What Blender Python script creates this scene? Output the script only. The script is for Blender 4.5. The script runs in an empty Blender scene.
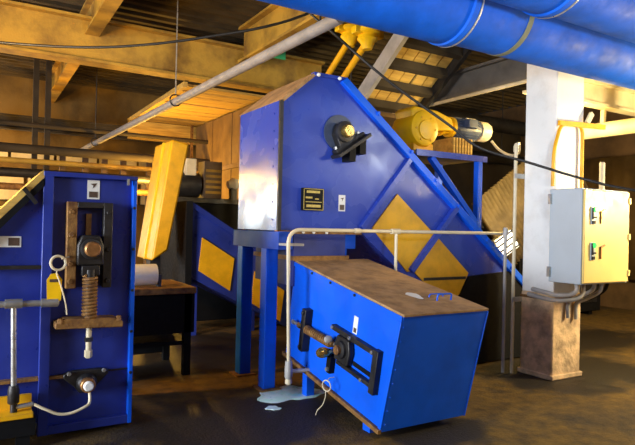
import bpy, bmesh, math, random
from mathutils import Vector, Matrix
random.seed(7)
S = bpy.context.scene
C = S.collection
PI = math.pi

# ------------------------------------------------------------------ camera
YAW, PITCH, ROLL = math.radians(30.8), math.radians(0.35), math.radians(1.3)
F = Vector((math.sin(YAW)*math.cos(PITCH), math.cos(YAW)*math.cos(PITCH), math.sin(PITCH)))
R0 = Vector((math.cos(YAW), -math.sin(YAW), 0)); U0 = R0.cross(F)
RR = R0*math.cos(ROLL) + U0*math.sin(ROLL)
UU = U0*math.cos(ROLL) - R0*math.sin(ROLL)
cd = bpy.data.cameras.new('camera'); cam = bpy.data.objects.new('camera', cd); C.objects.link(cam)
cd.sensor_width = 36; cd.sensor_fit = 'HORIZONTAL'; cd.lens = 36*572/635.0
cd.clip_start = 0.05; cd.clip_end = 100
m = Matrix((RR, UU, -F)).transposed().to_4x4(); m.translation = (0, 0, 1.5)
cam.matrix_world = m
S.camera = cam

# ------------------------------------------------------------------ world, lights, exposure
S.view_settings.view_transform = 'Standard'; S.view_settings.look = 'None'
S.view_settings.gamma = 1; S.view_settings.use_curve_mapping = False
S.view_settings.exposure = -0.12
w = bpy.data.worlds.new('world'); S.world = w; w.use_nodes = True
w.node_tree.nodes['Background'].inputs[0].default_value = (0.5, 0.6, 0.8, 1)
w.node_tree.nodes['Background'].inputs[1].default_value = 0.02

def point(name, loc, power, col, r=0.15):
    l = bpy.data.lights.new(name, 'POINT'); l.energy = power; l.color = col; l.shadow_soft_size = r
    o = bpy.data.objects.new(name, l); C.objects.link(o); o.location = loc; return o
def area(name, loc, target, power, col, sx, sy):
    l = bpy.data.lights.new(name, 'AREA'); l.shape = 'RECTANGLE'; l.size = sx; l.size_y = sy
    l.energy = power; l.color = col
    o = bpy.data.objects.new(name, l); C.objects.link(o); o.location = loc
    o.rotation_euler = (Vector(target)-Vector(loc)).to_track_quat('-Z', 'Y').to_euler(); return o
SOD = (1.0, 0.54, 0.08)
point('sodium_lamp_back', (2.7, 10.4, 2.1), 300, SOD)
point('sodium_lamp_left', (-1.0, 5.5, 2.6), 380, SOD)
point('sodium_lamp_far_left', (-0.8, 11.9, 2.4), 260, SOD)
point('sodium_lamp_mid', (6.1, 4.4, 2.72), 150, (1.0, 0.70, 0.22))
point('sodium_lamp_right', (8.4, 1.5, 2.0), 250, (1.0, 0.58, 0.12))
point('bay_lamp_front', (6.8, 2.2, 2.0), 470, (1.0, 0.82, 0.46), 0.2)
area('clerestory_window_right', (9.6, -4.3, 3.7), (3.4, 4.5, 2.2), 200, (0.90, 0.97, 1.0), 2.4, .8)
area('daylight_door_left', (-5.8, 2.7, 1.7), (2.5, 3.6, 1.2), 1050, (0.88, 0.94, 1.0), 2.6, 2.8)
area('daylight_window_back', (-1.75, 13.2, 1.95), (-.8, 8, 1.9), 170, (0.85, 0.96, 1.0), 2.8, 1.0)
point('bay_lamp_above_viewer', (2.6, 0.7, 3.25), 48, (1.0, 0.93, 0.80), 0.3)
sp_l = bpy.data.lights.new('added_pipe_spot', 'SPOT'); sp_l.energy = 680; sp_l.color = (0.95, 0.97, 1.0)  # added spot out of view, brightens the overhead pipes
sp_l.spot_size = math.radians(62); sp_l.spot_blend = .7; sp_l.shadow_soft_size = .25
sp_o = bpy.data.objects.new('added_pipe_spot', sp_l); C.objects.link(sp_o); sp_o.location = (1.8, -1.2, 1.6)
sp_o.rotation_euler = (Vector((3.1, 3.0, 3.3))-Vector((1.8, -1.2, 1.6))).to_track_quat('-Z', 'Y').to_euler()

# ------------------------------------------------------------------ materials
MATS = {}
def mat(name, col, rough=0.5, metal=0.0, var=0.25, scale=6.0, col2=None, spread=(0.4, 0.7), bump=0.0,
        bscale=40.0, emit=None, estr=0.0, rvar=0.1, spec=0.5, stretch=None, coat=0.0):
    m = bpy.data.materials.new(name); m.use_nodes = True; nt = m.node_tree; N = nt.nodes; L = nt.links
    b = N['Principled BSDF']
    tc = N.new('ShaderNodeTexCoord'); mp = N.new('ShaderNodeMapping')
    L.new(tc.outputs['Object'], mp.inputs['Vector'])
    if stretch: mp.inputs['Scale'].default_value = stretch
    n1 = N.new('ShaderNodeTexNoise'); n1.inputs['Scale'].default_value = scale; n1.inputs['Detail'].default_value = 6
    n1.inputs['Roughness'].default_value = 0.6
    L.new(mp.outputs[0], n1.inputs['Vector'])
    cr = N.new('ShaderNodeValToRGB')
    cr.color_ramp.elements[0].position = spread[0]; cr.color_ramp.elements[1].position = spread[1]
    c2 = col2 if col2 else tuple(c*(1-var) for c in col)
    cr.color_ramp.elements[0].color = (*col, 1); cr.color_ramp.elements[1].color = (*c2, 1)
    L.new(n1.outputs['Fac'], cr.inputs[0]); L.new(cr.outputs[0], b.inputs['Base Color'])
    b.inputs['Metallic'].default_value = metal
    b.inputs['Specular IOR Level'].default_value = spec
    b.inputs['Coat Weight'].default_value = coat
    mr = N.new('ShaderNodeMapRange'); n2 = N.new('ShaderNodeTexNoise'); n2.inputs['Scale'].default_value = scale*2.3
    L.new(mp.outputs[0], n2.inputs['Vector']); L.new(n2.outputs['Fac'], mr.inputs['Value'])
    mr.inputs['From Min'].default_value = .3; mr.inputs['From Max'].default_value = .7
    mr.inputs['To Min'].default_value = max(0.02, rough-rvar); mr.inputs['To Max'].default_value = min(1, rough+rvar)
    L.new(mr.outputs[0], b.inputs['Roughness'])
    if bump:
        n3 = N.new('ShaderNodeTexNoise'); n3.inputs['Scale'].default_value = bscale; n3.inputs['Detail'].default_value = 5
        L.new(mp.outputs[0], n3.inputs['Vector'])
        bp = N.new('ShaderNodeBump'); bp.inputs['Strength'].default_value = bump; bp.inputs['Distance'].default_value = 0.02
        L.new(n3.outputs['Fac'], bp.inputs['Height']); L.new(bp.outputs[0], b.inputs['Normal'])
    if emit:
        b.inputs['Emission Color'].default_value = (*emit, 1); b.inputs['Emission Strength'].default_value = estr
    MATS[name] = m; return m
mat('blue', (0.004, 0.115, 0.84), 0.40, spec=.28, var=0.22, scale=3.0, bump=0.05, bscale=9)
mat('blue_navy', (0.020, 0.040, 0.30), 0.36, var=0.3, scale=3.0, bump=0.05, bscale=9)
mat('blue_house', (0.020, 0.060, 0.42), 0.25, col2=(0.034, 0.056, 0.35), scale=1.6, spread=(.3, .8), bump=0.03, bscale=5)
mat('blue_pipe', (0.003, 0.115, 0.70), 0.6, spec=.2, var=0.35, scale=4.0, bump=0.08, bscale=25)
mat('yellow', (0.86, 0.44, 0.008), 0.42, var=0.3, scale=5.0, bump=0.04)
mat('yellow_bright', (1.0, 0.60, 0.008), 0.38, var=0.2, scale=5.0)
mat('dust', (0.42, 0.25, 0.11), 0.85, col2=(0.20, 0.115, 0.055), scale=7.0, bump=0.25, bscale=30)
mat('rust', (0.32, 0.165, 0.045), 0.6, metal=0.35, col2=(0.12, 0.05, 0.02), scale=14, bump=0.25, bscale=60)
mat('iron', (0.045, 0.042, 0.042), 0.45, metal=0.6, var=0.4, scale=10, bump=0.12, bscale=50)
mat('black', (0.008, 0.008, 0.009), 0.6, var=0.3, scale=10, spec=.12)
mat('galv', (0.52, 0.52, 0.50), 0.35, metal=0.75, var=0.25, scale=12)
mat('grey_pipe', (0.42, 0.40, 0.38), 0.5, metal=0.1, var=0.25, scale=8)
mat('cream_pipe', (0.72, 0.62, 0.42), 0.4, var=0.2, scale=9)
mat('white_paint', (0.80, 0.80, 0.78), 0.55, col2=(0.62, 0.60, 0.56), scale=3.5, spread=(.5, .8), bump=0.08)
mat('concrete_base', (0.78, 0.55, 0.33), 0.85, col2=(0.28, 0.20, 0.13), scale=6, bump=0.5, bscale=22)
mat('cabinet_grey', (0.40, 0.48, 0.56), 0.4, var=0.08, scale=3)
mat('cabinet_warm_lit', (0.80, 0.60, 0.20), 0.45, var=0.08, scale=3)  # cabinet door, with the warm lamplight on it put into the colour
mat('sticker_white', (0.85, 0.85, 0.82), 0.5, var=0.08, scale=30)
mat('sticker_dark', (0.10, 0.06, 0.04), 0.6, var=0.3, scale=60)
mat('gold', (0.75, 0.50, 0.14), 0.25, metal=0.9, var=0.3, scale=20)
mat('brass_print', (0.55, 0.42, 0.10), 0.5, var=0.3, scale=60)
mat('bronze', (0.42, 0.20, 0.07), 0.4, metal=0.6, var=0.4, scale=20)
mat('green_led', (0.05, 0.7, 0.1), 0.3, emit=(0.05, 1.0, 0.15), estr=1.2)
mat('green_sign', (0.05, 0.42, 0.16), 0.5, var=0.1)
mat('motor_blue', (0.05, 0.07, 0.13), 0.45, var=0.3, scale=10)
mat('white_glow', (0.9, 0.9, 0.85), 0.3, emit=(1.0, 0.93, 0.8), estr=3.0)  # emits to imitate bright light on the slats
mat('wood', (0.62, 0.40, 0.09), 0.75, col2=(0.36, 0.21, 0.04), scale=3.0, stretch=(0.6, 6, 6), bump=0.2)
mat('wood_dark', (0.16, 0.10, 0.05), 0.85, col2=(0.08, 0.05, 0.03), scale=3.0, bump=0.25)
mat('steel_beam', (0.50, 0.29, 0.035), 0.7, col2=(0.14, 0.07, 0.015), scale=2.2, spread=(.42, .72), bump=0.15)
mat('beam_cream', (0.75, 0.66, 0.42), 0.6, col2=(0.55, 0.45, 0.26), scale=2.5)
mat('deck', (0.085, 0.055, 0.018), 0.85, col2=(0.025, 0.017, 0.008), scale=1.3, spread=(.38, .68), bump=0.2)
mat('wall_brown', (0.22, 0.13, 0.06), 0.9, col2=(0.08, 0.05, 0.03), scale=1.2, bump=0.3, bscale=12)
mat('wall_yellow', (0.20, 0.12, 0.03), 0.9, col2=(0.06, 0.034, 0.010), scale=.9, bump=0.3, bscale=12)
mat('corrugated', (0.20, 0.145, 0.07), 0.6, metal=0.1, col2=(0.10, 0.07, 0.03), scale=5)
mat('cable', (0.012, 0.011, 0.010), 0.5, var=0.2)
mat('grey_conduit', (0.27, 0.25, 0.24), 0.6, var=.3, scale=7)
mat('blue_chute', (0.022, 0.040, 0.26), 0.6, var=.3, scale=4)
mat('partition', (0.16, 0.095, 0.028), 0.8, col2=(0.08, 0.045, 0.015), scale=2)
mat('blue_matt', (0.012, 0.075, 0.52), 0.62, var=.25, scale=4, spec=.3)
mat('dark_board', (0.035, 0.024, 0.012), 0.85, var=.4, scale=2)
mat('seam', (0.16, 0.18, 0.12), 0.6)
mat('grey_dark', (0.12, 0.11, 0.10), 0.6, var=.3)
mat('puddle', (0.42, 0.95, 0.72), 0.3, col2=(0.80, 1.0, 0.92), spread=(.3, .55), scale=6, rvar=0.04, bump=0.03, bscale=8)  # bright reflection on the water put into this pale green colour

def floor_material():
    m = bpy.data.materials.new('floor_concrete'); m.use_nodes = True; nt = m.node_tree; N = nt.nodes; L = nt.links
    b = N['Principled BSDF']; tc = N.new('ShaderNodeTexCoord')
    def noise(s, d=6):
        n = N.new('ShaderNodeTexNoise'); n.inputs['Scale'].default_value = s; n.inputs['Detail'].default_value = d
        n.inputs['Roughness'].default_value = .62; L.new(tc.outputs['Object'], n.inputs['Vector']); return n
    a = noise(0.9); c = noise(7.0); d = noise(45, 4)
    r1 = N.new('ShaderNodeValToRGB'); r1.color_ramp.elements[0].position = .30; r1.color_ramp.elements[1].position = .48
    r1.color_ramp.elements[0].color = (0.022, 0.016, 0.010, 1); r1.color_ramp.elements[1].color = (0.155, 0.088, 0.007, 1)
    L.new(a.outputs['Fac'], r1.inputs[0])
    r2 = N.new('ShaderNodeValToRGB'); r2.color_ramp.elements[0].position = .3; r2.color_ramp.elements[1].position = .7
    r2.color_ramp.elements[0].color = (0.35, 0.32, 0.28, 1); r2.color_ramp.elements[1].color = (1.25, 1.2, 1.0, 1)
    L.new(c.outputs['Fac'], r2.inputs[0])
    mx = N.new('ShaderNodeMix'); mx.data_type = 'RGBA'; mx.blend_type = 'MULTIPLY'; mx.inputs['Factor'].default_value = 1
    L.new(r1.outputs[0], mx.inputs['A']); L.new(r2.outputs[0], mx.inputs['B']); L.new(mx.outputs['Result'], b.inputs['Base Color'])
    # oily stains: soft-edged patches with their own place and outline
    dist = None
    for (sx, sy, rx, ry) in ((1.75, 4.0, .95, .62), (5.45, 3.9, 1.15, .75), (2.0, 6.6, 1.7, 1.2), (2.95, 3.15, .5, .3), (7.0, 5.0, 1.6, .8), (.5, 3.6, .9, .5)):
        mp = N.new('ShaderNodeMapping'); mp.inputs['Location'].default_value = (-sx/rx, -sy/ry, 0); mp.inputs['Scale'].default_value = (1/rx, 1/ry, 0)
        L.new(tc.outputs['Object'], mp.inputs['Vector'])
        ln = N.new('ShaderNodeVectorMath'); ln.operation = 'LENGTH'; L.new(mp.outputs[0], ln.inputs[0])
        if dist is None: dist = ln.outputs['Value']
        else:
            mn = N.new('ShaderNodeMath'); mn.operation = 'MINIMUM'; L.new(dist, mn.inputs[0]); L.new(ln.outputs['Value'], mn.inputs[1]); dist = mn.outputs[0]
    nz = noise(2.6); ma = N.new('ShaderNodeMath'); ma.operation = 'MULTIPLY_ADD'; ma.inputs[1].default_value = 1.3
    L.new(nz.outputs['Fac'], ma.inputs[0]); L.new(dist, ma.inputs[2])
    st = N.new('ShaderNodeMapRange'); st.interpolation_type = 'SMOOTHSTEP'; L.new(ma.outputs[0], st.inputs['Value'])
    st.inputs['From Min'].default_value = 1.35; st.inputs['From Max'].default_value = 1.8
    mx2 = N.new('ShaderNodeMix'); mx2.data_type = 'RGBA'; L.new(st.outputs[0], mx2.inputs['Factor'])
    mx2.inputs['A'].default_value = (0.018, 0.012, 0.006, 1); L.new(mx.outputs['Result'], mx2.inputs['B'])
    L.new(mx2.outputs['Result'], b.inputs['Base Color'])
    mr = N.new('ShaderNodeMapRange'); L.new(st.outputs[0], mr.inputs['Value'])
    mr.inputs['To Min'].default_value = .55; mr.inputs['To Max'].default_value = .85; L.new(mr.outputs[0], b.inputs['Roughness'])
    ad = N.new('ShaderNodeMath'); ad.operation = 'ADD'; L.new(c.outputs['Fac'], ad.inputs[0]); L.new(d.outputs['Fac'], ad.inputs[1])
    bp = N.new('ShaderNodeBump'); bp.inputs['Strength'].default_value = .45; bp.inputs['Distance'].default_value = .03
    L.new(ad.outputs[0], bp.inputs['Height']); L.new(bp.outputs[0], b.inputs['Normal'])
    MATS['floor'] = m
floor_material()

# ------------------------------------------------------------------ mesh helpers
def wpos(o):
    p = Vector((0, 0, 0))
    while o: p += o.location; o = o.parent
    return p
class MB:
    def __init__(s, M=None): s.v = []; s.f = []; s.M = M or Matrix()
    def add(s, vs, fs):
        n = len(s.v); s.v += [s.M @ Vector(v) for v in vs]; s.f += [tuple(i+n for i in f) for f in fs]; return s
    def box(s, x0, x1, y0, y1, z0, z1):
        x0, x1 = sorted((x0, x1)); y0, y1 = sorted((y0, y1)); z0, z1 = sorted((z0, z1))
        return s.add([(x0,y0,z0),(x1,y0,z0),(x1,y1,z0),(x0,y1,z0),(x0,y0,z1),(x1,y0,z1),(x1,y1,z1),(x0,y1,z1)],
                     [(3,2,1,0),(4,5,6,7),(0,1,5,4),(1,2,6,5),(2,3,7,6),(3,0,4,7)])
    def prism(s, pts, vec):
        n = len(pts); vec = Vector(vec); a = [Vector(p) for p in pts]
        nrm = Vector((0,0,0))
        for i in range(n): nrm += a[i].cross(a[(i+1) % n])
        if nrm.dot(vec) > 0: a = a[::-1]
        vs = a + [p+vec for p in a]
        return s.add(vs, [tuple(range(n)), tuple(range(2*n-1, n-1, -1))] + [((i+1) % n, i, n+i, n+(i+1) % n) for i in range(n)])
    def prism_y(s, xz, y0, y1): return s.prism([(x, y0, z) for x, z in xz], (0, y1-y0, 0))
    def bar(s, p0, p1, wd, ht, up=(0, 0, 1)):           # rectangular bar between two points
        p0, p1 = Vector(p0), Vector(p1); d = (p1-p0).normalized(); u = Vector(up)
        r = d.cross(u).normalized()*wd/2; t = r.cross(d).normalized()*ht/2
        return s.prism([p0+r+t, p0-r+t, p0-r-t, p0+r-t], p1-p0)
    def ring(s, c, r, ax1, ax2, n): return [c + ax1*(r*math.cos(2*PI*i/n)) + ax2*(r*math.sin(2*PI*i/n)) for i in range(n)]
    def lathe(s, p0, axis, prof, n=20):                 # prof: (distance along axis, radius)
        p0 = Vector(p0); d = Vector(axis).normalized()
        a = d.orthogonal().normalized(); b = d.cross(a)
        vs = []; fs = []
        for t, r in prof: vs += s.ring(p0+d*t, max(r, 1e-4), a, b, n)
        for k in range(len(prof)-1):
            for i in range(n):
                j = (i+1) % n; fs.append((k*n+i, k*n+j, (k+1)*n+j, (k+1)*n+i))
        fs.append(tuple(range(n-1, -1, -1))); fs.append(tuple(range((len(prof)-1)*n, len(prof)*n)))
        return s.add(vs, fs)
    def cyl(s, p0, p1, r, n=16, r1=None):
        p0, p1 = Vector(p0), Vector(p1)
        return s.lathe(p0, p1-p0, [(0, r), ((p1-p0).length, r if r1 is None else r1)], n)
    def tube(s, pts, r, n=10, closed=False):
        P = [Vector(p) for p in pts]; vs = []; fs = []; m = len(P); prev = None
        for i in range(m):
            if closed: d = P[(i+1) % m]-P[i-1]
            else: d = P[min(i+1, m-1)]-P[max(i-1, 0)]
            d.normalize()
            a = prev - d*prev.dot(d) if prev is not None else d.orthogonal()
            if a.length < 1e-6: a = d.orthogonal()
            a.normalize(); prev = a
            vs += s.ring(P[i], r, a, d.cross(a), n)
        for k in range(m if closed else m-1):
            k2 = (k+1) % m
            for i in range(n):
                j = (i+1) % n; fs.append((k*n+i, k*n+j, k2*n+j, k2*n+i))
        if not closed: fs.append(tuple(range(n-1, -1, -1))); fs.append(tuple(range((m-1)*n, m*n)))
        return s.add(vs, fs)
    def torus(s, c, ax, R, r, n=24, k=8):
        c = Vector(c); d = Vector(ax).normalized(); a = d.orthogonal().normalized(); b = d.cross(a)
        return s.tube([c+a*(R*math.cos(2*PI*i/n))+b*(R*math.sin(2*PI*i/n)) for i in range(n)], r, k, True)
    def coil(s, p0, p1, R, r, turns, n=14):
        p0, p1 = Vector(p0), Vector(p1); d = (p1-p0); a = d.normalized().orthogonal().normalized(); b = d.normalized().cross(a)
        m = int(turns*n)
        return s.tube([p0+d*(i/m)+a*(R*math.cos(2*PI*i/n))+b*(R*math.sin(2*PI*i/n)) for i in range(m+1)], r, 6)
    def bolt(s, c, ax, r=.012, h=.012):
        return s.lathe(c, ax, [(0, r), (h*.8, r), (h, r*.8)], 6)
    def build(s, name, material, parent=None, bevel=0.0, smooth=None, label=None):
        me = bpy.data.meshes.new(name); off = wpos(parent)
        me.from_pydata([v-off for v in s.v], [], s.f); me.validate()
        bm = bmesh.new(); bm.from_mesh(me); bmesh.ops.recalc_face_normals(bm, faces=bm.faces); bm.to_mesh(me); bm.free()
        me.materials.append(MATS[material])
        o = bpy.data.objects.new(name, me); C.objects.link(o); o.parent = parent
        me.polygons.foreach_set('use_smooth', [True]*len(me.polygons)); me.set_sharp_from_angle(angle=math.radians(38))
        if bevel:
            b = o.modifiers.new('bevel', 'BEVEL'); b.width = bevel; b.segments = 2; b.limit_method = 'ANGLE'; b.angle_limit = .7
            b.harden_normals = False
        if label: o['label'] = label
        return o
def arc(pts, rad, n=6):                                 # polyline with rounded corners
    P = [Vector(p) for p in pts]; out = [P[0]]
    for i in range(1, len(P)-1):
        a = (P[i-1]-P[i]).normalized(); b = (P[i+1]-P[i]).normalized()
        p, q = P[i]+a*rad, P[i]+b*rad
        for k in range(n+1):
            t = k/n; out.append(p*(1-t)**2 + P[i]*2*t*(1-t) + q*t*t)
    return out + [P[-1]]
def spline(pts, n=8):
    P = [Vector(p) for p in pts]; P = [2*P[0]-P[1]] + P + [2*P[-1]-P[-2]]; out = []
    for i in range(1, len(P)-2):
        a, b, c, d = P[i-1:i+3]
        for k in range(n):
            t = k/n; out.append(.5*((2*b)+(c-a)*t+(2*a-5*b+4*c-d)*t*t+(3*b-a-3*c+d)*t**3))
    return out + [P[-2]]
def thing(name, loc, label, cat, group=None):
    o = bpy.data.objects.new(name, None); C.objects.link(o); o.location = loc; o.empty_display_size = .1
    return tag(o, label, cat, group)
def tag(o, label, cat, group=None):
    o['label'] = label; o['category'] = cat
    if group: o['group'] = group
    return o
def struct(o, label=None, cat=None):
    o['kind'] = 'structure'
    if label: o['label'] = label
    if cat: o['category'] = cat
    return o
def link_copy(o, parent, loc):
    c = o.copy(); C.objects.link(c); c.parent = parent; c.location = loc; return c

# ------------------------------------------------------------------ the setting
XL, XR, YF, YB, ZC = -6.0, 11.0, -4.6, 13.4, 4.45
bm = MB().box(XL, XR, YF, YB, -.2, 0); struct(bm.build('floor', 'floor'), 'dirty brown concrete floor with damp dark patches', 'floor')
struct(MB().box(XL, XR, YB, YB+.2, 0, ZC).build('wall_back', 'wall_yellow'), 'far back wall of dirty yellowish plaster', 'wall')
struct(MB().box(XR, XR+.2, YF, YB, 0, ZC).build('wall_right', 'wall_brown'), 'dim brown wall at far right', 'wall')
struct(MB().box(XL-.2, XL, YF, YB, 0, ZC).build('wall_left', 'wall_brown'), 'brown wall on the left side', 'wall')
struct(MB().box(XL, XR, YF-.2, YF, 0, ZC).build('wall_front', 'wall_brown'), 'brown wall behind the viewer', 'wall')
# corrugated deck ceiling, ribs along x
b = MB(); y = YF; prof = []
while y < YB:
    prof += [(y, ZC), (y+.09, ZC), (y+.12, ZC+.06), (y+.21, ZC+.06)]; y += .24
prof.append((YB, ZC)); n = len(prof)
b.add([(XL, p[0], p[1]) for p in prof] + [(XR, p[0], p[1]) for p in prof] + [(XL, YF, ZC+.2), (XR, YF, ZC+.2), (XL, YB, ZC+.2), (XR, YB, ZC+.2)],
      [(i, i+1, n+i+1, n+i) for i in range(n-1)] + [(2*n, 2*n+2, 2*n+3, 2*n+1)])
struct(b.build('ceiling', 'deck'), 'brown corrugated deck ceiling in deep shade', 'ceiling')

def ibeam(name, p0, p1, ht, wd, material, label, tw=.03, tf=.035, group=None):
    p0, p1 = Vector(p0), Vector(p1)                    # p0, p1: centre of the bottom flange underside
    t = thing(name, p0, label, 'beam', group)
    z = Vector((0, 0, 1))
    MB().bar(p0+z*tf/2, p1+z*tf/2, wd, tf).build('bottom_flange', material, t)
    MB().bar(p0+z*ht/2, p1+z*ht/2, tw, ht-2*tf).build('web', material, t)
    MB().bar(p0+z*(ht-tf/2), p1+z*(ht-tf/2), wd, tf).build('top_flange', material, t)
    return t
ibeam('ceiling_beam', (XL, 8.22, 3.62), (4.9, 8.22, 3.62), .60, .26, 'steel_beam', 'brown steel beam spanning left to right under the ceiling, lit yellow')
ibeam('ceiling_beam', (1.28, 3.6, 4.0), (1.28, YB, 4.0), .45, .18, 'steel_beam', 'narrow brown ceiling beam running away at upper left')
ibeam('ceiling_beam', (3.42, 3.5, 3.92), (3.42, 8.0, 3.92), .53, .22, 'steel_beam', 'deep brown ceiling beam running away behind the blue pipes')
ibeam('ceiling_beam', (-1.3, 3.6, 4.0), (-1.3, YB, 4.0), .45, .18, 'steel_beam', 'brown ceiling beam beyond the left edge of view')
# low plank soffit, lit by the lamps underneath
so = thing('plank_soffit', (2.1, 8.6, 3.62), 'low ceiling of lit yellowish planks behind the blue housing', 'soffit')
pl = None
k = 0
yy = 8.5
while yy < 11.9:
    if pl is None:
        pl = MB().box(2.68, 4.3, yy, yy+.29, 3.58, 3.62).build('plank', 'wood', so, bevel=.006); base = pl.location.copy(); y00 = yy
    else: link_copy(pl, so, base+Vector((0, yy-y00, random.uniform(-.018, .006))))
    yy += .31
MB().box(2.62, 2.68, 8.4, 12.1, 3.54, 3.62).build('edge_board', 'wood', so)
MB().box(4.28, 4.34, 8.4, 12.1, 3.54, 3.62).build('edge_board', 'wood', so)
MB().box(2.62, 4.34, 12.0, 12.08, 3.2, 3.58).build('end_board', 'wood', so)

# ------------------------------------------------------------------ overhead blue pipes
def overhead_pipe(cy, cz, label, rim_x, r):
    t = thing('overhead_pipe', (rim_x, cy, cz), label, 'pipe', 'big blue overhead pipes')
    MB().lathe((-3.0, cy, cz), (1, 0, 0), [(0, r), (rim_x+3.0, r)], 48).build('pipe_section', 'blue_pipe', t)
    MB().lathe((rim_x, cy, cz), (1, 0, 0), [(0, r*.94), (10.9-rim_x, r*.94)], 48).build('pipe_section', 'blue_pipe', t)
    MB().lathe((rim_x-.05, cy, cz), (1, 0, 0), [(0, r), (.01, r*1.045), (.06, r*1.045), (.07, r*.94)], 48).build('coupling_rim', 'blue_pipe', t)
    MB().torus((rim_x+.025, cy, cz), (1, 0, 0), r*1.03, .008, 64, 6).build('rim_highlight', 'galv', t, label='highlight painted along the rim edge')  # pale metal ring paints the highlight on the rim
    for x in (-1.5, 7.6):
        h = MB().torus((x, cy, cz), (1, 0, 0), r+.012, .015, 32, 6).build('hanger_ring', 'iron', t)
        MB().cyl((x, cy, cz+r), (x, cy, ZC), .012, 8).build('hanger_rod', 'iron', h)
    return t
p1 = overhead_pipe(3.153, 3.176, 'big blue overhead pipe, the lower and farther of the two', 2.99, .30)
MB().lathe((3.53, 3.153, 3.176), (1, 0, 0), [(0, .283), (.004, .287), (.05, .287), (.054, .283)], 48).build('seam_band', 'seam', p1, label='faded seam band')
p2 = overhead_pipe(2.553, 3.291, 'big blue overhead pipe at the very top, nearer of the two', 3.36, .30)

# ------------------------------------------------------------------ left machine
X0, X1 = .406, 1.008
lm = thing('conveyor_tail_housing', (.7, 4.7, 0), 'dark blue sheet-metal conveyor tail housing at far left with spring take-up', 'machine')
MB().box(X0+.02, X1-.01, 4.335, 5.1, .06, 1.80).build('body', 'blue_navy', lm, bevel=.005)
MB().box(X0-.02, X0+.045, 4.285, 4.345, .03, 1.826).build('edge_flange', 'blue_navy', lm, bevel=.004)
MB().box(X1-.028, X1, 4.285, 5.1, .03, 1.826).build('edge_flange', 'blue', lm, bevel=.004)
MB().box(X0-.02, X1+.004, 4.28, 5.12, 1.80, 1.832).build('top_flange', 'blue_navy', lm, bevel=.004)
MB().box(X0, X1, 4.29, 4.335, .03, .09).build('bottom_flange', 'blue_navy', lm, bevel=.004)
wing = [(-.17, 1.18), (X0-.01, 1.18), (X0-.01, 1.815)]
MB().prism_y(wing, 4.335, 5.05).build('sloping_wing', 'blue_navy', lm)
MB().prism([(-.16, 4.285, 1.165), (X0-.01, 4.285, 1.79), (X0-.01, 4.285, 1.735), (-.10, 4.285, 1.165)], (0, .05, 0)).build('slope_flange', 'black', lm)
MB().prism([(-.165, 4.285, 1.165), (X0-.01, 4.285, 1.795), (X0-.02, 4.285, 1.838), (-.20, 4.285, 1.20)], (0, .8, 0)).build('slope_cover', 'wood', lm, label='dusty sloping cover plate in a lamplit tone')  # warm lamplight on the dusty top put into colour and raised lip
MB().box(-.5, X0, 4.36, 5.05, .1, 1.175).build('lower_panel', 'blue_navy', lm)
MB().box(-.5, X0, 4.29, 4.36, 1.165, 1.19).build('ledge', 'iron', lm)
MB().box(-.5, .62, 4.30, 4.36, .405, .425).build('ledge', 'rust', lm)
MB().prism([(.255, 4.27, 1.70), (.275, 4.27, 1.72), (.355, 4.27, 1.615), (.335, 4.27, 1.60)], (0, .03, 0)).build('latch_lever', 'iron', lm)
MB().box(.935, .950, 4.27, 4.29, 1.765, 1.81).build('lifting_tab', 'galv', lm)
for x, z in ((.99, 1.6), (.99, 1.3), (.99, 1.0), (.99, .7), (.99, .4)):
    MB().bolt((x, 4.286, z), (0, -1, 0), .011, .01).build('bolt', 'iron', lm)
MB().box(X0+.045, X1-.03, 4.325, 4.336, .415, .425).build('panel_seam', 'iron', lm)
# take-up frame
tf = MB().box(.535, .60, 4.25, 4.335, 1.03, 1.63).build('takeup_rail', 'rust', lm, bevel=.004, label='rusty guide rail')
for z in (1.08, 1.2, 1.4, 1.56): MB().bolt((.562, 4.25, z), (0, -1, 0), .018, .018).build('bolt', 'rust', tf)
tf2 = MB().box(.775, .835, 4.25, 4.335, 1.03, 1.63).build('takeup_rail', 'iron', lm, bevel=.004)
for z in (1.08, 1.3, 1.56): MB().bolt((.806, 4.25, z), (0, -1, 0), .016, .016).build('bolt', 'iron', tf2)
MB().box(.60, .775, 4.25, 4.335, 1.59, 1.63).build('takeup_crosspiece', 'iron', lm, bevel=.004)
MB().box(.602, .773, 4.325, 4.336, 1.03, 1.59).build('takeup_slot', 'blue_navy', lm)
MB().box(.665, .70, 4.30, 4.33, 1.36, 1.55).build('shaft_guide', 'rust', lm)
bb = MB().prism([(.60, 4.215, 1.19), (.775, 4.215, 1.19), (.775, 4.215, 1.33), (.745, 4.215, 1.40), (.63, 4.215, 1.40), (.60, 4.215, 1.33)], (0, .11, 0)).build('bearing_block', 'iron', lm, bevel=.012)
MB().lathe((.69, 4.225, 1.305), (0, -1, 0), [(0, .075), (.03, .07), (.035, .058)], 24).build('bearing_collar', 'iron', bb)
MB().lathe((.69, 4.20, 1.305), (0, -1, 0), [(0, .052), (.05, .052), (.058, .044)], 20).build('shaft_end', 'bronze', bb)
MB().box(.63, .75, 4.21, 4.25, 1.12, 1.19).build('bearing_foot', 'iron', bb, bevel=.006)
sp = MB().coil((.69, 4.235, 1.12), (.69, 4.235, .83), .042, .0115, 12).build('takeup_spring', 'rust', lm)
MB().cyl((.69, 4.235, 1.16), (.69, 4.235, .82), .036, 12).build('spring_rod', 'iron', sp)
bp_ = MB().prism([(.47, 4.19, .765), (.91, 4.19, .752), (.91, 4.19, .795), (.86, 4.19, .822), (.53, 4.19, .83), (.47, 4.19, .805)], (0, .145, 0)).build('spring_plate', 'rust', lm, bevel=.006)
for x in (.50, .88): MB().lathe((x, 4.20, .80), (0, 0, 1), [(0, .018), (.03, .018), (.035, .012)], 6).build('nut', 'rust', bp_)
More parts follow.
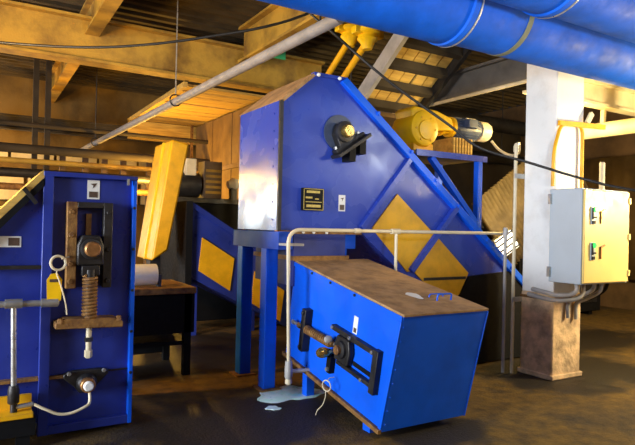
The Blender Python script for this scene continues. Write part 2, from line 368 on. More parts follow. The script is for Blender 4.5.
ar = MB().cyl((.69, 4.235, .76), (.69, 4.235, .55), .019, 12).build('adjusting_rod', 'cream_pipe', lm)
MB().lathe((.69, 4.235, .60), (0, 0, -1), [(0, .027), (.045, .027), (.055, .018)], 6).build('rod_nut', 'cream_pipe', ar)
MB().lathe((.69, 4.235, .69), (0, 0, -1), [(0, .028), (.03, .028)], 6).build('rod_nut', 'iron', ar)
fb = MB().prism([(.54, 4.29, .43), (.60, 4.29, .45), (.78, 4.29, .45), (.84, 4.29, .435), (.84, 4.29, .41), (.77, 4.29, .34), (.735, 4.29, .29), (.645, 4.29, .29), (.61, 4.29, .34), (.54, 4.29, .40)], (0, .045, 0)).build('flange_bearing', 'iron', lm, bevel=.008)
for x, z in ((.575, .435), (.805, .437)): MB().bolt((x, 4.29, z), (0, -1, 0), .015, .02).build('bolt', 'galv', fb)
MB().lathe((.69, 4.28, .36), (0, -1, 0), [(0, .07), (.03, .062), (.04, .05)], 20).build('bearing_collar', 'iron', fb)
MB().lathe((.69, 4.25, .36), (0, -1, 0), [(0, .05), (.05, .05), (.055, .045)], 20).build('brass_ring', 'bronze', fb)
MB().lathe((.69, 4.20, .36), (0, -1, 0), [(0, .034), (.022, .034), (.03, .025)], 20).build('end_cap', 'sticker_white', fb, label='white end cap')
def sticker(parent, x0, x1, z0, z1, y, vertical=True):
    s_ = MB().box(x0, x1, y-.003, y, z0, z1).build('sticker', 'sticker_white', parent, label='white warning sticker')
    if vertical:
        MB().box(x0+.012, x1-.012, y-.005, y-.003, z0+.012, z0+(z1-z0)*.40).build('printed_block', 'sticker_dark', s_)
        zc = z0+(z1-z0)*.72
        MB().prism([(x0+.02, y-.005, zc+.012), (x1-.018, y-.005, zc+.018), (x1-.03, y-.005, zc-.004), (x0+.035, y-.005, zc-.02), (x0+.04, y-.005, zc)], (0, .002, 0)).build('printed_symbol', 'sticker_dark', s_)
    else: MB().box(x0+(x1-x0)*.48, x1-.01, y-.005, y-.003, z0+.01, z1-.01).build('printed_block', 'sticker_dark', s_)
    return s_
sticker(lm, .672, .755, 1.655, 1.79, 4.335)
sticker(lm, .115, .262, 1.312, 1.385, 4.335, False)
for x in (.5, .92): MB().box(x-.05, x+.05, 4.4, 4.95, 0, .07).build('foot', 'blue_navy', lm)
MB().box(-.45, -.3, 4.4, 5.0, 0, .12).build('foot', 'blue_navy', lm)

tg = thing('lockout_tag', (.47, 4.22, 1.2), 'yellow lockout tag hanging from a pale ring at left machine', 'tag')
MB().torus((.478, 4.19, 1.212), (.1, -1, .1), .047, .009, 28, 8).build('ring', 'cream_pipe', tg)
MB().prism([(.415, 4.185, .955), (.50, 4.185, .96), (.505, 4.185, 1.10), (.475, 4.185, 1.145), (.435, 4.185, 1.14), (.41, 4.185, 1.10)], (0, .006, 0)).build('tag_plate', 'yellow_bright', tg)
MB().box(.428, .49, 4.182, 4.186, 1.085, 1.105).build('printed_line', 'sticker_dark', tg)
MB().tube(spline([(.475, 4.186, 1.165), (.47, 4.183, 1.14), (.50, 4.18, 1.05), (.53, 4.18, .93), (.54, 4.19, .86)]), .0045, 6).build('cord', 'cream_pipe', tg)
MB().tube([(.50, 4.19, 1.24), (.54, 4.22, 1.25), (.56, 4.27, 1.25)], .006, 6).build('hook_wire', 'cream_pipe', tg)

gp = thing('sprinkler_pipe', (.22, 4.2, .25), 'galvanised pipe tee with vertical drop standing on yellow channel', 'pipe')
MB().cyl((-.6, 4.2, .955), (.47, 4.2, .945), .022, 14).build('horizontal_pipe', 'galv', gp)
MB().cyl((.22, 4.2, .94), (.235, 4.2, .32), .018, 12).build('drop_pipe', 'galv', gp)
MB().lathe((.17, 4.2, .95), (1, 0, 0), [(0, .032), (.1, .032)], 14).build('tee_fitting', 'galv', gp)
MB().lathe((.38, 4.2, .947), (1, 0, 0), [(0, .03), (.10, .03), (.11, .018)], 14).build('end_fitting', 'galv', gp)
MB().lathe((.2325, 4.2, .42), (0, 0, -1), [(0, .028), (.03, .036), (.11, .036), (.12, .028)], 12).build('valve_body', 'iron', gp)
MB().cyl((.235, 4.2, .30), (.235, 4.2, .246), .022, 10).build('foot_stub', 'iron', gp)
MB().cyl((.235, 4.2, .275), (.35, 4.19, .285), .016, 10).build('outlet', 'galv', gp)
yc = thing('yellow_channel', (-.1, 4.2, 0), 'yellow steel channel low at the left edge', 'channel')
MB().box(-.7, .345, 4.12, 4.28, .215, .245).build('top_plate', 'yellow', yc, bevel=.004)
MB().box(-.7, .345, 4.262, 4.285, .17, .335).build('back_lip', 'yellow', yc, bevel=.004)
MB().box(-.7, .36, 4.13, 4.27, .10, .214).build('dark_base', 'black', yc)
for x in (-.5, .25): MB().box(x, x+.08, 4.14, 4.26, 0, .10).build('leg', 'black', yc)
tag(MB().tube(spline([(.352, 4.185, .285), (.42, 4.17, .245), (.50, 4.16, .205), (.58, 4.16, .20), (.66, 4.165, .225), (.695, 4.18, .245), (.70, 4.20, .30), (.70, 4.25, .33)]), .010, 8).build('grease_hose', 'cream_pipe'),
    'thin pale grease hose looping low across the left machine', 'hose')

# ------------------------------------------------------------------ main machine: housing + inclined conveyor
SL = .79
def ctop(x): return 2.382-SL*(x-3.683)
def cbot(x): return 1.45-SL*(x-3.21)
HF, HB = 4.56, 5.45
hm = thing('inclined_conveyor', (2.9, 5.0, 0), 'large blue inclined conveyor with angular head housing and yellow side panels', 'conveyor')
MB().prism_y([(2.3, 1.45), (2.3, 2.615), (2.634, 2.9), (2.98, 2.9), (3.79, 2.25), (3.20, 1.45)], HF, HB).build('head_housing', 'blue_house', hm, bevel=.004)
MB().prism_y([(3.79, 2.25), (5.55, ctop(5.55)-.03), (5.05, .62), (4.50, .42), (3.215, 1.455)], HF+.012, HB-.012).build('conveyor_side', 'blue_house', hm)
MB().prism_y([(4.50, .74), (4.67, .985), (5.44, 1.035), (5.56, .93), (6.5, .30), (6.5, .02), (4.6, .02), (4.45, .40)], HF-.02, HB+.01).build('black_tail_fill', 'black', hm, label='black fill over the conveyor tail')  # added black solid, shaped to fill the dark area at the tail
# flanges
MB().prism([(2.298, HF-.03, 2.618), (2.632, HF-.03, 2.905), (2.645, HF-.03, 2.88), (2.322, HF-.03, 2.60)], (0, .95, 0)).build('dusty_slope', 'dust', hm, label='dusty sloping top plate')
MB().box(2.292, 2.325, HF-.03, HF+.0, 1.45, 2.615).build('corner_flange', 'iron', hm)
MB().box(2.63, 2.99, HF-.035, HF+.03, 2.885, 2.915).build('top_flange', 'blue_house', hm, bevel=.004)
MB().prism([(2.98, HF-.05, 2.915), (5.55, HF-.05, ctop(5.55)+.02), (5.55, HF-.05, ctop(5.55)-.075), (2.93, HF-.05, 2.86)], (0, .10, 0)).build('edge_rail', 'blue', hm, bevel=.006)
MB().prism([(2.98, HB-.05, 2.915), (5.55, HB-.05, ctop(5.55)+.02), (5.55, HB-.05, ctop(5.55)-.075), (2.93, HB-.05, 2.86)], (0, .10, 0)).build('edge_rail', 'blue', hm, bevel=.006)
for x in (3.35, 3.78, 4.12, 4.45, 4.9, 5.3):
    MB().bolt((x, HF-.05, ctop(x)-.03), (0, -1, 0), .02, .018).build('bolt', 'blue', hm)
for x in (2.67, 2.90): MB().bolt((x, HF-.035, 2.89), (0, -1, 0), .017, .02).build('bolt', 'sticker_white', hm)
MB().bar((3.80, HF-.02, 2.215), (3.205, HF-.02, 1.49), .055, .05, (0, -1, 0)).build('cross_brace', 'blue_house', hm, bevel=.004)
MB().bar((4.45, HF-.02, 1.735), (3.83, HF-.02, 1.06), .06, .06, (0, -1, 0)).build('cross_brace', 'blue_house', hm, bevel=.004)
MB().prism([(3.347, HF-.006, 1.492), (3.648, HF-.006, 1.842), (4.165, HF-.006, 1.432), (3.845, HF-.006, 1.06), (3.80, HF-.006, 1.05)], (0, .03, 0)).build('yellow_panel', 'yellow', hm)
MB().prism([(4.205, HF-.006, 1.405), (4.665, HF-.006, 1.02), (4.53, HF-.006, .79), (4.37, HF-.006, .66), (3.90, HF-.006, 1.04)], (0, .03, 0)).build('yellow_panel', 'yellow', hm)
MB().box(4.02, 4.62, HF-.012, HF+.03, .955, .985).build('panel_seam', 'iron', hm)
# lower beam and legs, chute
MB().box(2.285, 3.20, HF-.03, HF+.02, 1.425, 1.455).build('bottom_flange', 'rust', hm)
for x in (2.55, 2.66, 2.80): MB().bolt((x, HF-.03, 1.44), (0, -1, 0), .014, .014).build('bolt', 'sticker_white', hm)
MB().box(2.255, 2.40, 4.44, 5.46, 1.285, 1.445).build('support_beam', 'blue_matt', hm, bevel=.006)
MB().box(3.05, 3.18, 4.60, 5.46, 1.285, 1.445).build('support_beam', 'blue', hm, bevel=.006)
for x, y in ((2.315, 4.73), (2.325, 5.30), (3.115, 4.80), (3.115, 5.33)):
    l_ = MB().box(x-.06, x+.06, y-.06, y+.06, .015, 1.29).build('leg', 'blue', hm, bevel=.008)
    MB().box(x-.10, x+.10, y-.10, y+.10, 0, .016).build('base_plate', 'rust', l_)
MB().box(2.46, 3.02, 4.54, 5.35, .95, 1.45).build('discharge_chute', 'blue_chute', hm, bevel=.004)
MB().box(2.44, 3.04, 4.50, 5.36, 1.185, 1.225).build('chute_flange', 'rust', hm)
# head bearing (pillow block on sloping bracket)
d = Vector((.83, 0, .56)).normalized(); nn = Vector((-d.z, 0, d.x)); cB = Vector((2.93, HF, 2.385))
pts = [cB+d*a+nn*b for a, b in ((-.17, -.14), (.20, -.14), (.20, -.105), (.11, -.09), (.09, .03), (0, .09), (-.09, .03), (-.11, -.09), (-.17, -.105))]
hb = MB().prism([p+Vector((0, -.10, 0)) for p in pts], (0, .09, 0)).build('pillow_block_bearing', 'iron', hm, bevel=.008)
MB().prism([cB+d*a+nn*b+Vector((0, -.16, 0)) for a, b in ((-.20, -.17), (.22, -.17), (.22, -.138), (-.20, -.138))], (0, .16, 0)).build('bearing_shelf', 'iron', hm, bevel=.004)
for a in (-.02, .12): 
    q = cB+d*a-nn*.17
    MB().prism([q+Vector((-.035, -.13, .03)), q+Vector((.035, -.13, .045)), q+Vector((.035, -.13, -.12)), q+Vector((-.035, -.13, -.12))], (0, .13, 0)).build('shelf_gusset', 'black', hm)
MB().lathe(cB+Vector((0, -.10, 0)), (0, -1, 0), [(0, .10), (.03, .095), (.035, .075)], 24).build('bearing_collar', 'iron', hb)
MB().lathe(cB+Vector((0, -.10, 0)), (0, -1, 0), [(0, .06), (.08, .06), (.09, .05)], 20).build('shaft_end', 'gold', hb, label='gleaming brass-coloured shaft end')
for a in (-.14, .16):
    MB().lathe(cB+d*a-nn*.108+Vector((0, -.055, 0)), nn, [(0, .018), (.03, .018), (.035, .01)], 6).build('bolt', 'galv', hb)
MB().lathe(cB+Vector((0, -.004, 0)), (0, -1, 0), [(0, .17), (.012, .17)], 32).build('shaft_seal_plate', 'motor_blue', hm)
# data plate with illegible gold print
dp = MB().box(2.535, 2.755, HF-.045, HF, 1.64, 1.845).build('data_plate', 'black', hm, bevel=.003, label='black data plate with gold print')
b = MB()
for x0, x1, z0, z1 in ((2.54, 2.75, 1.835, 1.84), (2.54, 2.75, 1.645, 1.65), (2.54, 2.545, 1.645, 1.84), (2.745, 2.75, 1.645, 1.84)): b.box(x0, x1, HF-.048, HF-.044, z0, z1)
b.build('plate_border', 'brass_print', dp)
for z, x0, x1, h in ((1.80, 2.57, 2.71, .022), (1.75, 2.56, 2.63, .016), (1.742, 2.66, 2.70, .01), (1.715, 2.56, 2.73, .007), (1.67, 2.57, 2.72, .024)):
    MB().box(x0, x1, HF-.048, HF-.044, z, z+h).build('printed_line', 'brass_print', dp)
sticker(hm, 2.945, 3.02, 1.645, 1.80, HF)
for i in range(7): MB().bolt((2.298, 4.66+.0*i, 1.55+.16*i), (-1, 0, 0), .009, .008).build('bolt', 'blue_house', hm)

# ------------------------------------------------------------------ gearmotor and its platform
BF = 4.62
br = thing('motor_platform', (4.45, 4.95, 1.5), 'blue bracket platform carrying the gearmotor above the conveyor', 'platform')
MB().box(3.93, 4.97, BF, 5.35, 2.29, 2.325).build('deck_plate', 'steel_beam', br, bevel=.003)
MB().box(3.93, 4.97, BF-.02, BF, 2.265, 2.33).build('edge_angle', 'blue_house', br)
for y in (BF+.03, 5.30):
    MB().box(4.845, 4.915, y-.035, y+.035, 1.40, 2.29).build('post', 'blue', br, bevel=.005)
    MB().bar((4.16, y, 2.27), (4.86, y, 1.56), .06, .07, (0, -1, 0)).build('diagonal_brace', 'blue', br, bevel=.005)
    MB().bar((3.86, y, 2.28), (3.98, y, 2.14), .06, .05, (0, -1, 0)).build('short_strut', 'blue', br)
gm = thing('gearmotor', (4.5, 4.97, 2.33), 'yellow gearbox with dark motor and cream fan cap above conveyor', 'motor')
GY = 4.97
gb = MB().lathe((4.20, GY-.20, 2.60), (0, 1, 0), [(0, .14), (.02, .19), (.06, .205), (.32, .205), (.36, .19), (.38, .14)], 28).build('gearbox', 'yellow_bright', gm)
MB().prism([(4.05, GY-.16, 2.66), (4.02, GY-.16, 2.80), (4.07, GY-.16, 2.84), (4.14, GY-.16, 2.83), (4.40, GY-.16, 2.82), (4.62, GY-.16, 2.76), (4.66, GY-.16, 2.62), (4.40, GY-.16, 2.60), (4.32, GY-.16, 2.50)], (0, .30, 0)).build('gearbox_housing', 'yellow_bright', gm, bevel=.02)
MB().lathe((4.20, GY-.205, 2.58), (0, -1, 0), [(0, .11), (.012, .105), (.016, .06)], 24).build('cover_disc', 'yellow_bright', gb)
for i in range(6):
    a = i*PI/3; MB().bolt((4.20+.135*math.cos(a), GY-.19, 2.59+.135*math.sin(a)), (0, -1, 0), .014, .014).build('bolt', 'yellow', gb)
MB().box(4.08, 4.36, GY-.14, GY+.14, 2.325, 2.44).build('gearbox_foot', 'yellow', gm, bevel=.008)
MB().lathe((4.56, GY, 2.69), (1, 0, .0), [(0, .12), (.1, .09), (.14, .09), (.15, .12), (.19, .12)], 24).build('adapter_flange', 'yellow_bright', gm)
mo = MB().lathe((4.75, GY, 2.69), (1, 0, 0), [(0, .10), (.02, .112), (.40, .112), (.42, .10)], 24).build('motor_body', 'motor_blue', gm)
for i in range(20):
    a = i*PI/10
    c = Vector((0, math.cos(a), math.sin(a)))
    MB().bar(Vector((4.78, GY, 2.69))+c*.117, Vector((5.14, GY, 2.69))+c*.117, .007, .02, c).build('cooling_fin', 'motor_blue', mo)
fc = MB().lathe((5.17, GY, 2.69), (1, 0, 0), [(0, .122), (.13, .122), (.16, .11), (.17, .05), (.165, .045)], 24).build('fan_cap', 'cream_pipe', gm, label='cream fan cap')
MB().torus((5.335, GY-.0, 2.69), (1, 0, 0), .065, .012, 20, 6).build('fan_grille_ring', 'bronze', fc)
MB().lathe((5.335, GY, 2.69), (1, 0, 0), [(0, .032), (.008, .032)], 16).build('fan_hub', 'bronze', fc)
MB().box(4.86, 5.0, GY-.19, GY-.09, 2.68, 2.78).build('terminal_box', 'motor_blue', gm, bevel=.006)
MB().lathe((4.95, GY-.05, 2.80), (1, 0, 0), [(0, .02), (.14, .02)], 8).build('lifting_eye', 'cream_pipe', gm)
mb_ = MB().box(4.62, 4.96, GY-.16, GY+.16, 2.326, 2.36).build('motor_base', 'rust', gm)
for i in range(7): MB().box(4.64+.045*i, 4.665+.045*i, GY-.17, GY+.17, 2.36, 2.545).build('base_slat', 'wood', mb_)
tag(MB().tube(spline([(5.36, 4.9, 2.58), (5.38, 4.8, 2.47), (5.33, 4.6, 2.38), (5.18, 4.35, 2.36), (5.02, 4.20, 2.42), (4.90, 4.12, 2.42), (4.87, 4.10, 2.36)]), .016, 8).build('motor_cable', 'cream_pipe'),
    'pale flexible motor cable curving from fan cap to conduit', 'cable')

# ------------------------------------------------------------------ tilted hopper box
T = math.radians(10)
HM = Matrix.Translation((2.48, 3.22, .055)) @ Matrix.Rotation(T, 4, 'X')      # local x right, y along the box, z up
W, LN, HT = .80, 1.49, .885
hp = thing('feed_hopper', (2.9, 3.9, 0), 'bright blue tilted box hopper with dusty lid in front', 'hopper')
def hb_(): return MB(HM)
hb_().prism([(0, 0, 0), (0, LN, 0), (0, LN, HT-.01), (0, -.068, HT-.01)], (W, 0, 0)).build('box_body', 'blue', hp, bevel=.006)
hb_().box(-.008, W-.005, -.082, LN, HT-.012, HT+.006).build('dusty_lid', 'dust', hp, bevel=.003, label='brown dust-covered lid')
hb_().box(-.03, .0, -.0, LN+.02, -.012, .022).build('bottom_flange', 'rust', hp, bevel=.003)
hb_().box(-.012, 0, -.064, LN, HT-.05, HT-.012).build('top_flange', 'blue', hp, bevel=.003)
hb_().prism([(-.012, -.001, .02), (-.012, .034, .02), (-.012, -.03, HT-.05), (-.012, -.065, HT-.05)], (.012, 0, 0)).build('corner_flange', 'blue', hp, bevel=.003)
hb_().prism([(W, -.004, .0), (W, .03, .0), (W, -.04, HT-.02), (W, -.072, HT-.02)], (.01, 0, 0)).build('corner_flange', 'blue', hp, bevel=.003)
for i in range(8): hb_().bolt((.018, -.068*(.06+.105*i)/HT, .06+.105*i), (0, -1, 0), .006, .006).build('bolt', 'blue', hp)
for u in (.5, .85, 1.15): hb_().bolt((-.012, u, HT-.03), (-1, 0, 0), .012, .012).build('bolt', 'iron', hp)
MB().box(2.49, 2.58, 3.37, 3.46, 0, .09).build('foot', 'blue', hp, bevel=.004)
MB().box(3.16, 3.25, 3.37, 3.46, 0, .09).build('foot', 'blue', hp, bevel=.004)
MB().box(2.52, 2.60, 4.35, 4.43, 0, .27).build('foot', 'blue', hp, bevel=.004)
MB().box(3.14, 3.22, 4.35, 4.43, 0, .27).build('foot', 'blue', hp, bevel=.004)
hb_().tube(arc([(.50, .16, HT), (.50, .16, HT+.055), (.64, .16, HT+.055), (.64, .16, HT)], .02), .007, 8).build('lid_handle', 'blue', hp)
hb_().tube(arc([(.50, .25, HT), (.50, .25, HT+.03), (.64, .25, HT+.03), (.64, .25, HT)], .02), .005, 8).build('lid_handle', 'blue', hp)
hb_().add([(.40+.05*math.cos(a)*(1+.3*math.sin(3*a)), .30+.09*math.sin(a), HT+.0075) for a in [i*PI/6 for i in range(12)]], [tuple(range(12))]).build('spilled_patch', 'sticker_white', hp, label='pale spilled patch')
s_ = hb_().box(-.003, 0, .43, .485, .565, .70).build('sticker', 'sticker_white', hp, label='white warning sticker')
hb_().box(-.005, -.003, .44, .475, .575, .61).build('printed_block', 'sticker_dark', s_)
# take-up on the hopper's left side
hb_().box(-.045, 0, .10, .72, .515, .555).build('takeup_rail', 'iron', hp, bevel=.004)
hb_().box(-.045, 0, .12, .60, .275, .305).build('takeup_rail', 'iron', hp, bevel=.004)
hb_().box(-.05, 0, .09, .15, .24, .565).build('takeup_end_post', 'iron', hp, bevel=.004)
for u, z in ((.16, .535), (.45, .535), (.70, .535), (.25, .29)): hb_().bolt((-.045, u, z), (-1, 0, 0), .015, .014).build('bolt', 'galv', hp)
bk = hb_().prism([(-.055, .44, .31), (-.055, .62, .31), (-.055, .64, .42), (-.055, .61, .51), (-.055, .45, .51), (-.055, .42, .42)], (.05, 0, 0)).build('bearing_block', 'iron', hp, bevel=.01)
hb_().lathe((-.055, .53, .415), (-1, 0, 0), [(0, .07), (.02, .066), (.025, .05)], 20).build('bearing_collar', 'iron', bk)
hb_().lathe((-.075, .53, .415), (-1, 0, 0), [(0, .036), (.03, .036), (.035, .03)], 18).build('shaft_end', 'rust', bk)
hb_().box(-.012, 0, .17, .42, .33, .36).build('shaft_slot', 'black', hp)
hb_().cyl((-.05, 1.33, .37), (-.03, .62, .41), .014, 12).build('takeup_rod', 'galv', hp)
sp = hb_().coil((-.05, 1.09, .383), (-.05, .68, .405), .030, .009, 14).build('takeup_spring', 'rust', hp)
hb_().cyl((-.05, 1.09, .383), (-.05, .66, .406), .022, 10).build('spring_core', 'rust', sp)
cbp = hb_().box(-.075, 0, 1.085, 1.15, .18, .55).build('spring_anchor_plate', 'iron', hp, bevel=.004)
for z in (.215, .515): hb_().bolt((-.075, 1.118, z), (-1, 0, 0), .02, .015).build('bolt', 'iron', cbp)
hb_().lathe((-.05, 1.22, .376), (0, -1, 0), [(0, .026), (.04, .026)], 6).build('rod_nut', 'gold', hp)
hb_().lathe((-.05, 1.33, .37), (0, -1, 0), [(0, .022), (.04, .022)], 6).build('rod_nut', 'galv', hp)
hb_().lathe((-.05, .70, .435), (-1, 0, 0), [(0, .028), (.03, .032), (.05, .02)], 12).build('grease_cap', 'grey_pipe', hp)
hb_().lathe((-.03, .70, .33), (-1, 0, 0), [(0, .02), (.03, .03), (.06, .042), (.10, .042), (.125, .028), (.13, .01)], 18).build('brass_knob', 'gold', hp, label='shiny brass knob')
hb_().box(-.05, 0, .665, .72, .16, .30).build('knob_bracket', 'black', hp)
hb_().bolt((-.05, .69, .19), (-1, 0, 0), .018, .02).build('bolt', 'galv', hp)
kr = thing('wire_ring', (2.36, 3.8, .26), 'thin pale wire ring hanging under the hopper take-up', 'ring')
MB().torus((2.375, 3.79, .255), (-1, -.3, 0), .042, .005, 24, 6).build('ring', 'cream_pipe', kr)
MB().tube(spline([(2.375, 3.80, .213), (2.37, 3.80, .16), (2.36, 3.82, .10), (2.34, 3.86, .05), (2.33, 3.87, .01)]), .004, 6).build('wire_tail', 'cream_pipe', kr)
MB().tube([(2.38, 3.79, .295), (2.41, 3.80, .31), (2.45, 3.80, .31)], .004, 6).build('wire_hook', 'cream_pipe', kr)

# ------------------------------------------------------------------ pale pipe rail
pr = thing('water_pipe', (2.27, 4.25, .2), 'cream pipe rising at hopper corner and running right to the conduits', 'pipe')
MB().tube(arc([(2.285, 4.25, .25), (2.25, 4.25, 1.465), (4.84, 4.25, 1.465)], .13, 8), .0165, 12).build('pipe_run', 'cream_pipe', pr)
MB().cyl((3.40, 4.25, 1.46), (3.405, 4.25, .02), .015, 12).build('pipe_drop', 'cream_pipe', pr)
MB().lathe((3.34, 4.25, 1.465), (1, 0, 0), [(0, .026), (.10, .026)], 14).build('tee_fitting', 'cream_pipe', pr)
MB().lathe((2.93, 4.25, 1.465), (1, 0, 0), [(0, .023), (.05, .023)], 12).build('coupling', 'cream_pipe', pr)
MB().lathe((2.283, 4.25, .36), (0, 0, -1), [(0, .03), (.07, .034), (.13, .034), (.15, .026)], 12).build('tee_fitting', 'grey_pipe', pr)
MB().cyl((2.285, 4.25, .27), (2.49, 4.25, .262), .017, 10).build('branch_pipe', 'cream_pipe', pr)
MB().lathe((2.285, 4.25, .22), (0, 0, -1), [(0, .022), (.03, .03), (.05, .03), (.06, .018)], 10).build('drain_cap', 'cream_pipe', pr)
MB().box(2.26, 2.42, 4.275, 4.44, 1.325, 1.345).build('pipe_bracket', 'grey_pipe', pr)

# ------------------------------------------------------------------ column, electrical cabinet, conduits
co = thing('building_column', (5.18, 3.91, 0), 'white painted square column with bare worn concrete base', 'column')
MB().box(5.0, 5.44, 3.725, 4.11, .86, ZC).build('column_shaft', 'white_paint', co, bevel=.012)
cb_ = MB().box(4.99, 5.45, 3.72, 4.115, 0, .87).build('column_base', 'concrete_base', co, bevel=.02)
MB().box(4.985, 5.455, 3.715, 4.12, .80, .83).build('chipped_band', 'rust', cb_)
MB().box(4.975, 5.465, 3.70, 4.135, 0, .05).build('plinth', 'concrete_base', co, bevel=.01)
ec = thing('electrical_cabinet', (5.28, 3.54, 1.0), 'grey electrical cabinet on the white column with two green lights', 'cabinet')
EX0, EX1, EY0, EY1, EZ0, EZ1 = 4.905, 5.655, 3.36, 3.715, 1.0, 1.918
MB().box(EX0, EX1, EY0, EY1, EZ0, EZ1).build('cabinet_body', 'cabinet_grey', ec, bevel=.008)
dr = MB().box(EX0+.012, EX1-.012, EY0-.022, EY0, EZ0+.012, EZ1-.012).build('door', 'cabinet_warm_lit', ec, bevel=.008)
for z in (1.66, 1.32):
    sw = MB().box(5.01, 5.075, EY0-.032, EY0-.022, z-.085, z+.085).build('switch_panel', 'cabinet_grey', ec)
    MB().lathe((5.045, EY0-.03, z+.055), (0, -1, 0), [(0, .027), (.02, .025), (.028, .015)], 14).build('green_light', 'green_led', sw, label='lit green indicator')
    MB().box(5.018, 5.033, EY0-.045, EY0-.032, z-.04, z+.075).build('label_strip', 'iron', sw)
    MB().box(5.022, 5.066, EY0-.05, EY0-.032, z-.025, z-.01).build('toggle', 'black', sw)
    MB().box(5.02, 5.06, EY0-.042, EY0-.032, z-.08, z-.05).build('push_button', 'black', sw)
    MB().prism([(5.16, EY0-.035, z-.075), (5.174, EY0-.035, z-.075), (5.178, EY0-.035, z+.03), (5.232, EY0-.035, z+.05), (5.23, EY0-.035, z+.064), (5.162, EY0-.035, z+.042)], (0, .02, 0)).build('door_handle', 'bronze', dr)
for z in (1.1, 1.46, 1.82): MB().box(EX1-.03, EX1-.006, EY0-.035, EY0-.01, z-.03, z+.03).build('hinge', 'cabinet_warm_lit', dr)
for z in (1.1, 1.82): MB().box(EX0-.03, EX0+.0, EY1-.03, EY1, z-.05, z+.05).build('mounting_lug', 'galv', ec)
# conduits under the cabinet
grp = 'flexible conduits under the electrical cabinet'
def conduit(name, pts, r, material, label, cat, group=None, sp_=True):
    return tag(MB().tube(spline(pts) if sp_ else arc(pts, .06), r, 10).build(name, material), label, cat, group)
conduit('flexible_conduit', [(5.02, 3.48, 1.0), (5.02, 3.48, .93), (4.98, 3.52, .885), (4.91, 3.62, .875), (4.94, 3.75, .88), (4.965, 3.95, .90)], .022, 'grey_pipe', 'grey flexible conduit bending left under the cabinet onto the column', 'conduit', grp)
conduit('flexible_conduit', [(5.15, 3.50, 1.0), (5.13, 3.49, .90), (5.06, 3.52, .84), (4.93, 3.62, .82), (4.955, 3.80, .82), (4.965, 4.0, .84)], .022, 'grey_pipe', 'grey flexible conduit sagging lowest under the cabinet', 'conduit', grp)
conduit('flexible_conduit', [(5.34, 3.5, 1.0), (5.33, 3.52, .92), (5.26, 3.60, .85), (5.20, 3.69, .78), (5.19, 3.69, .62)], .02, 'grey_pipe', 'grey conduit curving down the column face below cabinet', 'conduit', grp)
conduit('flexible_conduit', [(5.46, 3.5, 1.0), (5.45, 3.52, .90), (5.40, 3.62, .82), (5.33, 3.69, .76), (5.32, 3.69, .60)], .02, 'grey_pipe', 'grey conduit at right under cabinet, curving to the column', 'conduit', grp)
conduit('flexible_conduit', [(5.56, 3.5, 1.0), (5.57, 3.55, .90), (5.55, 3.70, .80), (5.50, 3.90, .72), (5.435, 4.0, .66)], .018, 'black', 'dark conduit at the right end under the cabinet', 'conduit', grp)
vc = thing('vertical_conduit', (4.86, 4.12, 0), 'tall thin cream conduit clamped left of the white column', 'conduit')
MB().cyl((4.875, 4.12, 0), (4.875, 4.12, 2.36), .018, 12).build('conduit_pipe', 'cream_pipe', vc)
for z in (.75, 2.05): MB().box(4.85, 5.0, 4.10, 4.11, z, z+.05).build('clamp', 'galv', vc)
MB().lathe((4.875, 4.12, 2.33), (0, 0, 1), [(0, .026), (.06, .026), (.09, .012)], 10).build('conduit_cap', 'cream_pipe', vc)
vc2 = thing('vertical_conduit', (4.80, 4.14, 0), 'short grey conduit rising from floor beside the taller cream conduit', 'conduit')
MB().cyl((4.80, 4.17, 0), (4.80, 4.17, 1.52), .017, 12).build('conduit_pipe', 'grey_pipe', vc2)
MB().lathe((4.80, 4.17, 1.44), (0, 0, 1), [(0, .026), (.08, .026), (.09, .015)], 10).build('conduit_cap', 'grey_pipe', vc2)
yb_ = thing('yellow_cable_loop', (5.3, 3.68, 1.92), 'yellow conduit loop strapped across the column above the cabinet', 'conduit')
MB().tube(arc([(5.37, 3.69, 1.92), (5.37, 3.69, 2.60), (5.02, 3.69, 2.585), (4.93, 3.70, 2.30), (4.93, 3.705, 1.95)], .10), .018, 10).build('loop_pipe', 'yellow', yb_)
MB().bar((4.97, 3.675, 2.585), (5.72, 3.675, 2.62), .03, .05).build('strap_arm', 'yellow', yb_)
MB().bar((5.42, 3.675, 2.63), (5.50, 3.675, 2.74), .03, .05).build('hook_arm', 'beam_cream', yb_)
tag(MB().lathe((5.58, 3.60, 1.92), (0, 0, 1), [(0, .032), (.03, .032), (.04, .028), (.30, .028), (.31, .02)], 12).build('conduit_stub', 'cream_pipe'), 'short cream conduit stub standing on top of the cabinet', 'conduit')

# ------------------------------------------------------------------ overhead: conduit, cables, stairs, yellow brackets
oc = thing('overhead_conduit', (2.25, 8, 3.05), 'long grey overhead pipe running diagonally to the back', 'pipe')
MB().cyl((2.273, 3.55, 3.045), (1.74, 13.28, 2.91), .047, 18).build('pipe', 'grey_conduit', oc)
h = MB().torus((2.084, 7.0, 3.017), (0, 1, 0), .07, .009, 20, 6).build('hanger_ring', 'iron', oc)
MB().cyl((2.084, 7.0, 3.087), (2.084, 7.0, ZC+.05), .009, 8).build('hanger_rod', 'galv', h)
h = MB().torus((1.853, 11.2, 2.959), (0, 1, 0), .07, .009, 20, 6).build('hanger_ring', 'iron', oc)
MB().cyl((1.853, 11.2, 3.029), (1.853, 11.2, ZC+.05), .009, 8).build('hanger_rod', 'iron', h)
MB().cyl((2.25, 3.8, 3.09), (2.25, 3.8, ZC), .009, 8).build('hanger_rod', 'iron', oc)
conduit('black_cable', [(-1.6, 7.2, 3.42), (-.6, 6.7, 3.25), (.156, 6.298, 3.195), (.735, 5.953, 3.167), (1.23, 5.658, 3.189), (1.806, 5.314, 3.282), (2.545, 4.872, 3.474), (3.36, 4.4, 3.92)], .013, 'cable', 'black cable sagging across the ceiling at upper left', 'cable')
